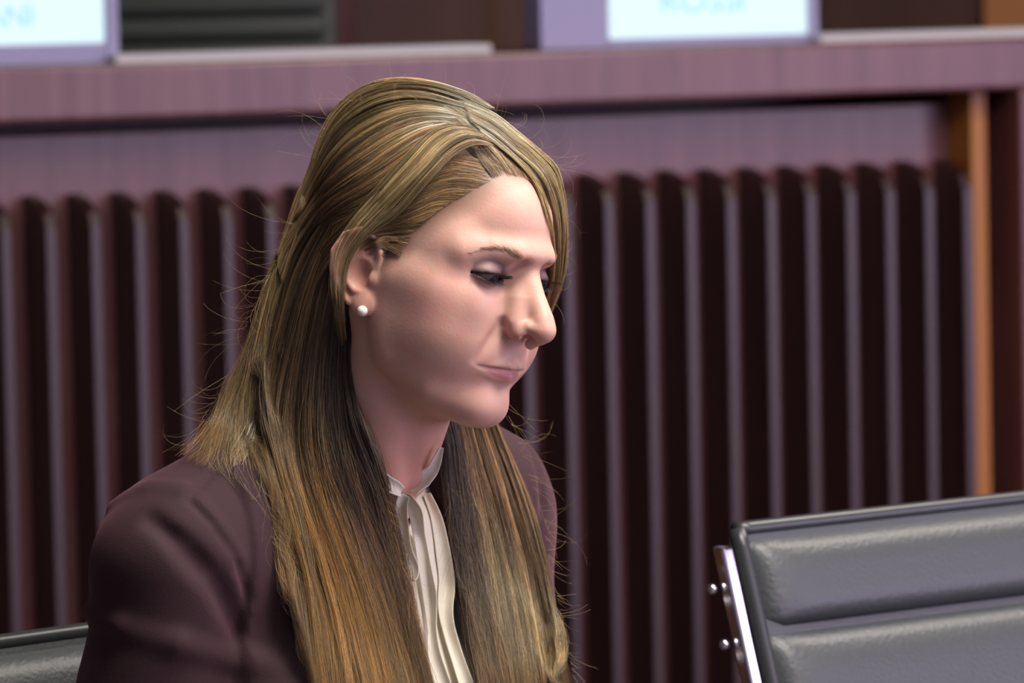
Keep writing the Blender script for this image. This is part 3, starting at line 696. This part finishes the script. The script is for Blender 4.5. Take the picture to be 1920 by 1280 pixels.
# far side, hanging in front of the far shoulder
farl = [guide(g_, 1.5) for g_ in (
    [(810, 700, 4), (822, 770, 4), (836, 830, 3), (840, 900, '0.6'), (856, 990, '0.8'), (874, 1090, '1.0'), (893, 1190, '1.2'), (915, 1300, '1.3'), (937, 1420, '1.3')],
    [(840, 700, 5), (852, 770, 5.5), (866, 830, 6), (878, 910, '1.3'), (898, 1000, '1.5'), (918, 1100, '1.5'), (938, 1200, '1.5'), (955, 1300, '1.5'), (977, 1420, '1.5')],
    [(870, 700, 6), (885, 770, 7), (900, 830, 8), (922, 910, '1.5'), (946, 1000, '1.6'), (970, 1100, '1.6'), (988, 1200, '1.6'), (1003, 1300, '1.6'), (1025, 1420, '1.6')],
    [(895, 700, 7), (915, 770, 8.5), (936, 830, 10), (965, 910, '1.4'), (992, 1000, '1.5'), (1015, 1100, '1.5'), (1032, 1200, '1.5'), (1045, 1300, '1.5'), (1067, 1420, '1.5')],
    [(905, 700, 8), (930, 770, 9.5), (955, 830, 11.5), (990, 910, '1.2'), (1020, 1000, '1.3'), (1046, 1100, '1.3'), (1065, 1200, '1.3'), (1082, 1300, '1.3'), (1104, 1420, '1.3')])]
sheet(farl[:2], 2400, [DARK, DARK, DARK * 1.2, BROWN, BROWN * 1.5], thick=1.0, clumps=36, clump=.4, frizz=.25, wave=.35, trim=.2, spread=.3)  # dark strand colours paint the shade between neck and far hair
sheet(farl[1:], 8500, [BROWN, BROWN * 1.4, BLOND * .75, BLOND * .65, GOLD * .7], thick=1.4, clumps=90, clump=.38, frizz=.24, wave=.17, trim=.22, spread=.35, cvar=.35)
emit_hair('hair_strands', HAIRM)
# fly-away hairs
fly = []
def flyaway(a, b, n, L, curl, col=BLOND):
    L = L * 1.5; curl = curl * .8
    for _ in range(n):
        s = rng.uniform(); p = np.array(a[:2]) * (1 - s) + np.array(b[:2]) * s; Yo = HT[1] + (a[2] * (1 - s) + b[2] * s) / 100
        d = np.array([a[3] * (1 - s) + b[3] * s, a[4] * (1 - s) + b[4] * s]); ang = math.atan2(d[1], d[0]) + rng.normal(0, .5)
        l = L * rng.uniform(.4, 1.3); k = rng.normal(0, curl) ; pts = []; q = p.copy(); dz = rng.normal(0, 1)
        for i in range(14):
            pts.append(at(q[0], q[1], Yo + dz * i / 14 * l * .0002)); ang += k * (.4 + i / 14) / 14; q = q + l / 14 * np.array([math.cos(ang), math.sin(ang)])
        pts = np.array(pts)[None]; HAIRS.append((pts, np.tile(col * rng.uniform(.8, 1.6), (1, 14, 1)), np.full((1, 14), .00006) * np.linspace(1, .5, 14)))
flyaway((590, 300, 0, -1, -.2), (620, 210, 0, -1, -.8), 14, 60, 2.5)
flyaway((640, 190, 0, -.6, -1), (900, 190, 0, .8, -1), 16, 55, 2.0)
flyaway((900, 195, -1, .9, -.6), (1050, 320, -1, 1, 0), 26, 55, 3)
flyaway((560, 400, 0, -1, .2), (440, 660, -1, -1, .3), 40, 70, 3)
flyaway((440, 680, -2, -1, .4), (360, 830, -3, -1, .6), 16, 70, 3.5)
flyaway((960, 800, 8, 1, .1), (1030, 1000, 8, 1, .3), 20, 60, 1.6)
flyaway((1020, 1000, 6, 1, .4), (1075, 1270, 6, 1, .5), 40, 34, 1.2)
flyaway((1062, 400, -1, 1, 0), (1040, 580, -1, 1, .5), 10, 30, 2)
flyaway((940, 740, 4, .6, .9), (960, 800, 4, 1, .6), 10, 60, 2)
flyaway((480, 900, -9, .3, 1), (560, 1080, -9, .1, 1), 26, 55, 1.5)
flyaway((720, 930, -9, .7, .8), (800, 1240, -12, .5, 1), 26, 55, 1.2, GOLD)
flyaway((840, 900, 0, .2, 1), (860, 1100, -4, .3, 1), 26, 60, 1.2, BROWN)
emit_hair('flyaway_hair', HAIRM)
# brows and lashes
def hairs_local(roots, dirs, length, bend, col, rad):
    n = 8; t = np.linspace(0, 1, n)[None, :, None]
    P = roots[:, None] + dirs[:, None] * t * length[:, None, None] + bend[:, None] * t ** 2 * length[:, None, None]
    HAIRS.append((h2w(P.reshape(-1, 3)).reshape(P.shape), np.tile(col, (len(roots), n, 1)), np.tile(np.linspace(rad, rad * .3, n) / 100, (len(roots), 1))))
for s in (1, -1):
    bp = catmull([(1.35, 9.42, 2.95), (2.4, 9.12, 3.32), (3.3, 8.6, 3.58), (4.2, 7.9, 3.35), (5.0, 6.95, 2.8)], 330)
    rr = bp + rng.normal(0, 1, (330, 3)) * np.array([.05, .05, .16]) * np.linspace(1.2, .4, 330)[:, None]
    # sit them on the skin
    for _ in range(6):
        v = head(rr[:, 0], rr[:, 1], rr[:, 2]); e = 1e-2
        gr = np.stack([head(rr[:, 0] + e, rr[:, 1], rr[:, 2]) - v, head(rr[:, 0], rr[:, 1] + e, rr[:, 2]) - v, head(rr[:, 0], rr[:, 1], rr[:, 2] + e) - v], 1) / e
        rr = rr - gr * (v / ((gr ** 2).sum(1) + 1e-6))[:, None]
    tn = np.gradient(bp, axis=0); tn /= np.linalg.norm(tn, axis=1)[:, None]
    dr = tn + gr * .25 + np.array([0, 0, .35]); dr /= np.linalg.norm(dr, axis=1)[:, None]
    sg = np.array([s, 1, 1]); hairs_local(rr * sg, dr * sg, rng.uniform(.35, .65, 330), -gr * .25 * sg, BROWN * 1.2, .006)
    for top in (1, 0):
        k = 170 if top else 80
        u = rng.uniform(.06, .98, k); xx = 1.55 + 2.9 * u
        zz = (1.32 + .16 * u + .27 * np.sin(np.pi * u ** .85)) if top else (1.32 + .16 * u - .34 * np.sin(np.pi * u))
        yy = EYE[1] + np.sqrt(np.maximum(.05, 1.36 ** 2 - (xx - EYE[0]) ** 2 - (zz - EYE[2]) ** 2))
        r_ = np.stack([xx, yy, zz], 1); out = r_ - EYE; out /= np.linalg.norm(out, axis=1)[:, None]
        dr = out + np.array([0, .25, -.35 if top else -.5]); dr /= np.linalg.norm(dr, axis=1)[:, None]
        hairs_local(r_ * sg, dr * sg, rng.uniform(.6, .95, k) if top else rng.uniform(.25, .4, k), np.tile(np.array([0, .1, .3 if top else -.1]), (k, 1)), DARK * .2, .011)
emit_hair('brow_and_lash_hair', PERSON)

# ------------------------------------------------------------------ the bench in the background
PSI = math.radians(23.3)
BE = np.array([math.cos(PSI), math.sin(PSI), 0]); BN = np.array([math.sin(PSI), -math.cos(PSI), 0])   # along, towards the room
D0 = 7.0
BO = np.array([0, D0, 0.0])
def bench_s(px, py, off=0.0):
    """distance along the bench front where the view ray meets the plane off in front of it"""
    d = ray(px, py); o_ = BO + BN * off; t = ((o_ - CAM) @ BN) / (d @ BN); p = CAM + d * t
    return (p - o_) @ BE, p[2]
FIND = .085
sA, _ = bench_s(11, 420); sB, _ = bench_s(1816, 345)
NF = round((sB - sA) / .0595); PIT = (sB - sA) / NF
_, zt = bench_s(960, 366)            # front top of the fins
_, z_under = bench_s(960, 198); _, z_top = bench_s(960, 98, .03); z_top2 = z_top
BENCH = empty('council_bench', BO + np.array([0, .3, 0]), label='long dark mahogany bench with vertical fins behind the woman', cat='bench')
sL, sR = sA - 40 * PIT, sB + .02
zb = .30
box('back_panel', M['wood'], BENCH, BO, BE, BN, sL, sR + .2, -FIND - .03, -FIND, zb, z_under - .019)
box('recess', M['wood_dark'], BENCH, BO, BE, BN, sL, sR + .2, -FIND - .30, -FIND - .27, zb, z_under + .02)
prof = [(-FIND, zt + .022), (-FIND * .8, zt + .021), (-FIND * .45, zt + .014), (-FIND * .12, zt + .002), (0, zt - .016), (0, zb), (-FIND, zb)]
fw = .0165
me_f = None
for i in range(-40, NF + 1):
    s0 = sA + i * PIT
    if me_f is None:
        Vv = [BE * sx + BN * y + EZ * z for sx in (-fw / 2, fw / 2) for y, z in prof]; n = len(prof)
        Ff = [tuple(range(n - 1, -1, -1)), tuple(range(n, 2 * n))] + [(k, (k + 1) % n, n + (k + 1) % n, n + k) for k in range(n)]
        fo = mesh_obj('fin', Vv, Ff, M['wood_dark'], BENCH, smooth=False); me_f = fo.data
        bevel(fo, .003, 2)
        fo.location = BO + BE * s0
    else:
        c_ = fo.copy(); COL.objects.link(c_); c_.location = BO + BE * s0
box('top_rail', M['wood'], BENCH, BO, BE, BN, sL, sR + .4, -.10, .03, z_under, z_top, .006)
box('end_batten', M['wood_orange'], BENCH, BO, BE, BN, sR - .004, sR + .020, -FIND, -.02, zb, z_under - .002, .002)
box('end_stile', M['wood'], BENCH, BO, BE, BN, sR + .045, sR + .40, -FIND - .02, .03, zb, z_under, .004)
box('plinth', M['wood_dark'], BENCH, BO, BE, BN, sL, sR + .4, -FIND - .03, .04, 0, zb)
box('desk_top', M['wood'], BENCH, BO, BE, BN, sL, sR + .4, -.75, -.10, z_top - .045, z_top - .012)
# pale sheets lying along the top ledge
def ledge(x0, y0, x1, y1, label):
    a, _ = bench_s(x0, y0, 0); b, _ = bench_s(x1, y1, 0)
    o_ = box('paper_sheet', M['ledge'], None, BO, BE, BN, a, b, -.09, .012, z_top, z_top + .011, .001)
    tag(o_, label, 'paper', 'pale sheets along the bench ledge')
ledge(212, 105, 915, 94, 'long pale paper strip on the bench ledge beside the left display')
ledge(1532, 82, 2050, 66, 'pale paper strip on the bench ledge right of the lit display')
# name displays
def display(x0, x1, xs0, xs1, ysb, text, tx, ty, tsize, label):
    a, _ = bench_s(x0, 90, -.02); b, _ = bench_s(x1, 90, -.02); sa, zs = bench_s(xs0, ysb[0], -.02); sb_, zs2 = bench_s(xs1, ysb[1], -.02); zs = (zs + zs2) / 2
    o_ = BO + BE * (a + b) / 2 - BN * .02
    E_ = empty('name_display', (o_[0], o_[1], z_top), label=label, cat='display', group='lit name displays on the bench')
    h_ = .145
    box('casing', M['bezel'], E_, BO, BE, BN, a, b, -.075, -.024, z_top, z_top + h_, .004)
    for (p, q, z0, z1) in ((a, sa, z_top, z_top + h_), (sb_, b, z_top, z_top + h_), (sa, sb_, z_top, zs), (sa, sb_, z_top + h_ - .012, z_top + h_)):
        box('bezel', M['bezel'], E_, BO, BE, BN, p, q, -.024, -.015, z0, z1, .002)
    box('screen', M['screen'], E_, BO, BE, BN, sa, sb_, -.0242, -.022, zs, z_top + h_ - .012, 0)
    ts, tz = bench_s(tx, ty, -.0215)
    fc = bpy.data.curves.new('lettering', 'FONT'); fc.body = text; fc.size = tsize; fc.extrude = .0003; fc.align_x = 'RIGHT'
    tmp = bpy.data.objects.new('lettering', fc); fc.materials.append(M['print']); fm = bpy.data.meshes.new_from_object(tmp); bpy.data.objects.remove(tmp)
    fo_ = bpy.data.objects.new('lettering', fm); COL.objects.link(fo_)
    p = BO + BE * ts - BN * .0215
    attach(fo_, E_); fo_.matrix_basis = Matrix(((BE[0], 0, BN[0], p[0]), (BE[1], 0, BN[1], p[1]), (0, 1, 0, tz), (0, 0, 0, 1)))
display(-330, 222, -180, 197, (88, 82), 'ANI', 66, 49, .040, 'lit name display at the left end of the bench ledge')
display(1012, 1533, 1140, 1515, (72, 64), 'ROSSI', 1400, 20, .050, 'lit name display with a wide left casing, standing right of the woman')

# grey chair behind the bench and the wooden wall
GX = at(410, 40, 8.0)
GC = empty('grey_armchair', (GX[0], 8.0, 0), label='grey leather chair back with horizontal seams behind the bench', cat='chair')
gw = (at(612, 40, 8.0) - at(200, 40, 8.0))[0]
x0 = at(200, 40, 8.0)[0]
zc = at(400, 40, 8.0)[2]
for z0, z1 in ((zc - .20, zc - .032), (zc - .026, zc + .006), (zc + .012, zc + .16)):
    bevel(mesh_obj('cushion', box_pts((0, 8.0, 0), EX, EY, EZ, x0, x0 + gw, 0, .09, z0, z1), BOXF, M['grey_leather'], GC, smooth=True), .01, 3)
bevel(mesh_obj('backrest', box_pts((0, 8.0, 0), EX, EY, EZ, x0 - .01, x0 + gw + .012, .05, .12, zc - .7, zc + .17), BOXF, M['grey_leather'], GC), .01, 3)
bevel(mesh_obj('seat', box_pts((0, 8.0, 0), EX, EY, EZ, x0, x0 + gw, -.45, .06, zc - .8, zc - .7), BOXF, M['grey_leather'], GC), .02, 3)
tube('pedestal', [(x0 + gw / 2, 7.8, 0.0), (x0 + gw / 2, 7.8, .2), (x0 + gw / 2, 7.8, zc - .79)], .035, M['dark_metal'], GC)
wl = mesh_obj('wall_back', box_pts((0, 9.6, 0), BE * 1, np.array([-BE[1], BE[0], 0]), EZ, -6, 6, 0, .1, 0, 3), BOXF, M['wood_wall'], smooth=False); tag(wl, kind='structure')
def pilaster(px0, px1, Y, m, nm):
    a, b = at(px0, 40, Y), at(px1, 40, Y)
    o_ = mesh_obj(nm, box_pts((0, Y, 0), EX, EY, EZ, a[0], b[0], 0, .12, 0, 2.9), BOXF, m, smooth=False); tag(o_, kind='structure')
pilaster(604, 662, 8.6, M['wood'], 'trim_1'); pilaster(1846, 2100, 8.9, M['wood_orange'], 'trim_2'); pilaster(905, 935, 8.8, M['wood_wall'], 'trim_3')
wr = empty('wall_right', (5.2, 2, 0), kind='structure')
for y0, y1, z0, z1 in ((-3, 13, 2.7, 3.0), (-3, 13, 0, .25), (-3, -1.2, .25, 2.7), (.6, .8, .25, 2.7), (2.6, 2.8, .25, 2.7), (4.6, 13, .25, 2.7)):
    mesh_obj('wall_panel', box_pts((0, 0, 0), EX, EY, EZ, 5.2, 5.4, y0, y1, z0, z1), BOXF, M['plaster'], wr, smooth=False)
for k, (y0, y1) in enumerate(((-1.2, .6), (.8, 2.6), (2.8, 4.6))):
    wn = empty('window_%d' % (k + 1), (5.25, (y0 + y1) / 2, .25), kind='structure')
    box('pane', M['daylight'], wn, (0, 0, 0), EX, EY, 5.27, 5.28, y0, y1, .25, 2.7, 0)
    for yy in (y0, (y0 + y1) / 2 - .02, y1 - .04): box('window_frame', M['plaster'], wn, (0, 0, 0), EX, EY, 5.22, 5.27, yy, yy + .04, .25, 2.7)
wf = mesh_obj('wall_left_blocker', box_pts((0, 0, 0), EX, EY, EZ, -4.1, -4.0, 3.0, 13, 0, 3), BOXF, M['wood_wall'], smooth=False); tag(wf, kind='structure')  # unseen wall added to keep ambient light off the fin sides
fl = mesh_obj('floor', box_pts((0, 0, 0), EX, EY, EZ, -7, 7, -3, 13, -.1, 0), BOXF, M['carpet'], smooth=False); tag(fl, kind='structure')
ce = mesh_obj('ceiling', box_pts((0, 0, 0), EX, EY, EZ, -7, 7, -3, 13, 3.0, 3.1), BOXF, M['plaster'], smooth=False); tag(ce, kind='structure')
for (x, y, lb) in ((.7, 3.5, 'square ceiling lamp panel above the seated woman'), (1.9, 2.6, 'square ceiling lamp panel nearest the right windows'), (1.7, 5.3, 'square ceiling lamp panel nearest the wooden bench')):
    L_ = empty('ceiling_lamp', (x, y, 2.975), label=lb, cat='lamp', group='ceiling lamp panels')
    box('frame', M['dark_metal'], L_, (x, y, 0), EX, EY, -.48, .48, -.48, .48, 2.985, 3.0)
    box('diffuser', M['lamp'], L_, (x, y, 0), EX, EY, -.45, .45, -.45, .45, 2.972, 2.986)

# ------------------------------------------------------------------ meeting chairs: leather sling between chrome side bars
def meeting_chair(o, yaw, label, ztop, hw):
    """o: floor point under the back's top centre; local x along the back (her right), y forward"""
    ex = np.array([-math.cos(yaw), -math.sin(yaw), 0]); ey = np.array([math.sin(yaw), -math.cos(yaw), 0])
    E_ = empty('meeting_chair', (o[0], o[1], 0), label=label, cat='chair', group='black leather meeting chairs')
    def P(x, y, z): return np.array([o[0], o[1], 0]) + ex * x + ey * y + EZ * z
    zs = .448
    # back sling profile from top down (y forward, z)
    pads = [(ztop - .012, ztop - .083), (ztop - .089, ztop - .19), (ztop - .196, ztop - .30), (ztop - .306, zs + .02)]
    def yb(z): 
        t = (ztop - z) / (ztop - zs); return .145 * t
    for (z1, z0) in pads:
        nx, nz = 24, 9; Vv = []; Ff = []
        for side in (1, -1):
            for j in range(nz):
                for i in range(nx):
                    u = i / (nx - 1) * 2 - 1; v = j / (nz - 1) * 2 - 1
                    z = (z0 + z1) / 2 + v * (z1 - z0) / 2
                    puff = .012 * (1 - abs(v) ** 5) * (1 - abs(u) ** 14) + .003
                    Vv.append(P(u * hw, yb(z) + .022 - .035 * (1 - u * u) * 0 + side * puff, z))
        n1 = nx * nz
        for j in range(nz - 1):
            for i in range(nx - 1):
                a = j * nx + i; q = (a, a + 1, a + nx + 1, a + nx)
                Ff.append(q); Ff.append(tuple(n1 + k for k in q[::-1]))
        for i in range(nx - 1):
            Ff.append((i + 1, i, n1 + i, n1 + i + 1)); a = (nz - 1) * nx + i; Ff.append((a, a + 1, n1 + a + 1, n1 + a))
        for j in range(nz - 1):
            a = j * nx; Ff.append((a, a + nx, n1 + a + nx, n1 + a)); a += nx - 1; Ff.append((a + nx, a, n1 + a, n1 + a + nx))
        mesh_obj('back_pad', Vv, Ff, M['leather'], E_)
    # the continuous sling behind the pads
    zz = np.linspace(ztop - .004, zs, 16); Vv = [P(sx * (hw + .002), yb(z) + .022 + sy, z) for z in zz for (sx, sy) in ((-1, -.003), (1, -.003), (1, .003), (-1, .003))]
    mesh_obj('sling', Vv, [(4 * i + j, 4 * i + (j + 1) % 4, 4 * i + 4 + (j + 1) % 4, 4 * i + 4 + j) for i in range(15) for j in range(4)] + [(3, 2, 1, 0), (60, 61, 62, 63)], M['leather'], E_, smooth=False)
    # welt along the top and the two sides
    tube('piping', [P(x, yb(ztop) + .022, ztop - .003 - .004 * (1 - (x / hw) ** 2) * 0) for x in np.linspace(-hw - .004, hw + .004, 14)], .0068, M['piping'], E_, 10, 40)
    for s in (1, -1):
        tube('piping', [P(s * (hw + .003), yb(z) + .022, z) for z in np.linspace(ztop - .002, zs, 8)], .0075, M['piping'], E_, 8, 30, up=(1, .3, 0))
        # chrome side bar, flat section, pinched at the joint
        zz = np.linspace(ztop - .016, zs - .03, 15)
        Vv = []; 
        for z in zz:
            d_ = abs(z - (ztop - .098)); k = 1 - .45 * math.exp(-(d_ / .008) ** 2)
            w_ = .0062 * k; dp = .0075
            yy = yb(z) + .014
            for (a, b) in ((-w_, -dp), (w_, -dp), (w_, dp), (-w_, dp)): Vv.append(P(s * (hw + .017) + a, yy + b, z))
        Ff = [(4 * i + j, 4 * i + (j + 1) % 4, 4 * i + 4 + (j + 1) % 4, 4 * i + 4 + j) for i in range(14) for j in range(4)] + [(3, 2, 1, 0), (56, 57, 58, 59)]
        bevel(mesh_obj('side_bar', Vv, Ff, M['chrome'], E_, smooth=False), .0025, 3)
        for dz in (.05, .095):
            sphere('bolt', P(s * (hw + .029), yb(ztop - dz) + .004, ztop - dz), .0045, M['chrome'], E_, 12, 8)
        tube('armrest', [P(s * (hw + .03), .10, .60), P(s * (hw + .03), .16, .645), P(s * (hw + .03), .30, .65), P(s * (hw + .03), .40, .63), P(s * (hw + .03), .42, .50)], .011, M['chrome'], E_, 8)
    bevel(mesh_obj('seat', box_pts(P(0, 0, 0), ex, ey, EZ, -hw, hw, .10, .56, zs - .06, zs), BOXF, M['leather'], E_), .02, 3)
    tube('pedestal', [P(0, .32, .06), P(0, .32, .2), P(0, .32, zs - .05)], .028, M['chrome'], E_)
    for k in range(5):
        a = k * 2 * math.pi / 5
        tube('leg', [P(0, .32, .09), P(.15 * math.cos(a), .32 + .15 * math.sin(a), .075), P(.30 * math.cos(a), .32 + .30 * math.sin(a), .045)], [.02, .016, .012], M['chrome'], E_, 8)
        sphere('caster', P(.30 * math.cos(a), .32 + .30 * math.sin(a), .027), .027, M['piping'], E_, 12, 8)
# her own chair: its back passes behind her torso
c0 = t2w((0, -37, 0)); zt0 = at(70, 1172, c0[1] - .014)[2]
meeting_chair((c0[0], c0[1]), TY, 'black leather meeting chair the woman sits on, only its top edge showing left', zt0, .27)
HW = .25
YAW2 = math.radians(38)
cl = at(1348, 983, 4.42)       # top left corner of the other chair
c1 = cl - np.array([-math.cos(YAW2), -math.sin(YAW2), 0]) * (HW + .004)
meeting_chair((c1[0], c1[1]), YAW2, 'empty black leather meeting chair with chrome side bar at the right', cl[2], HW)
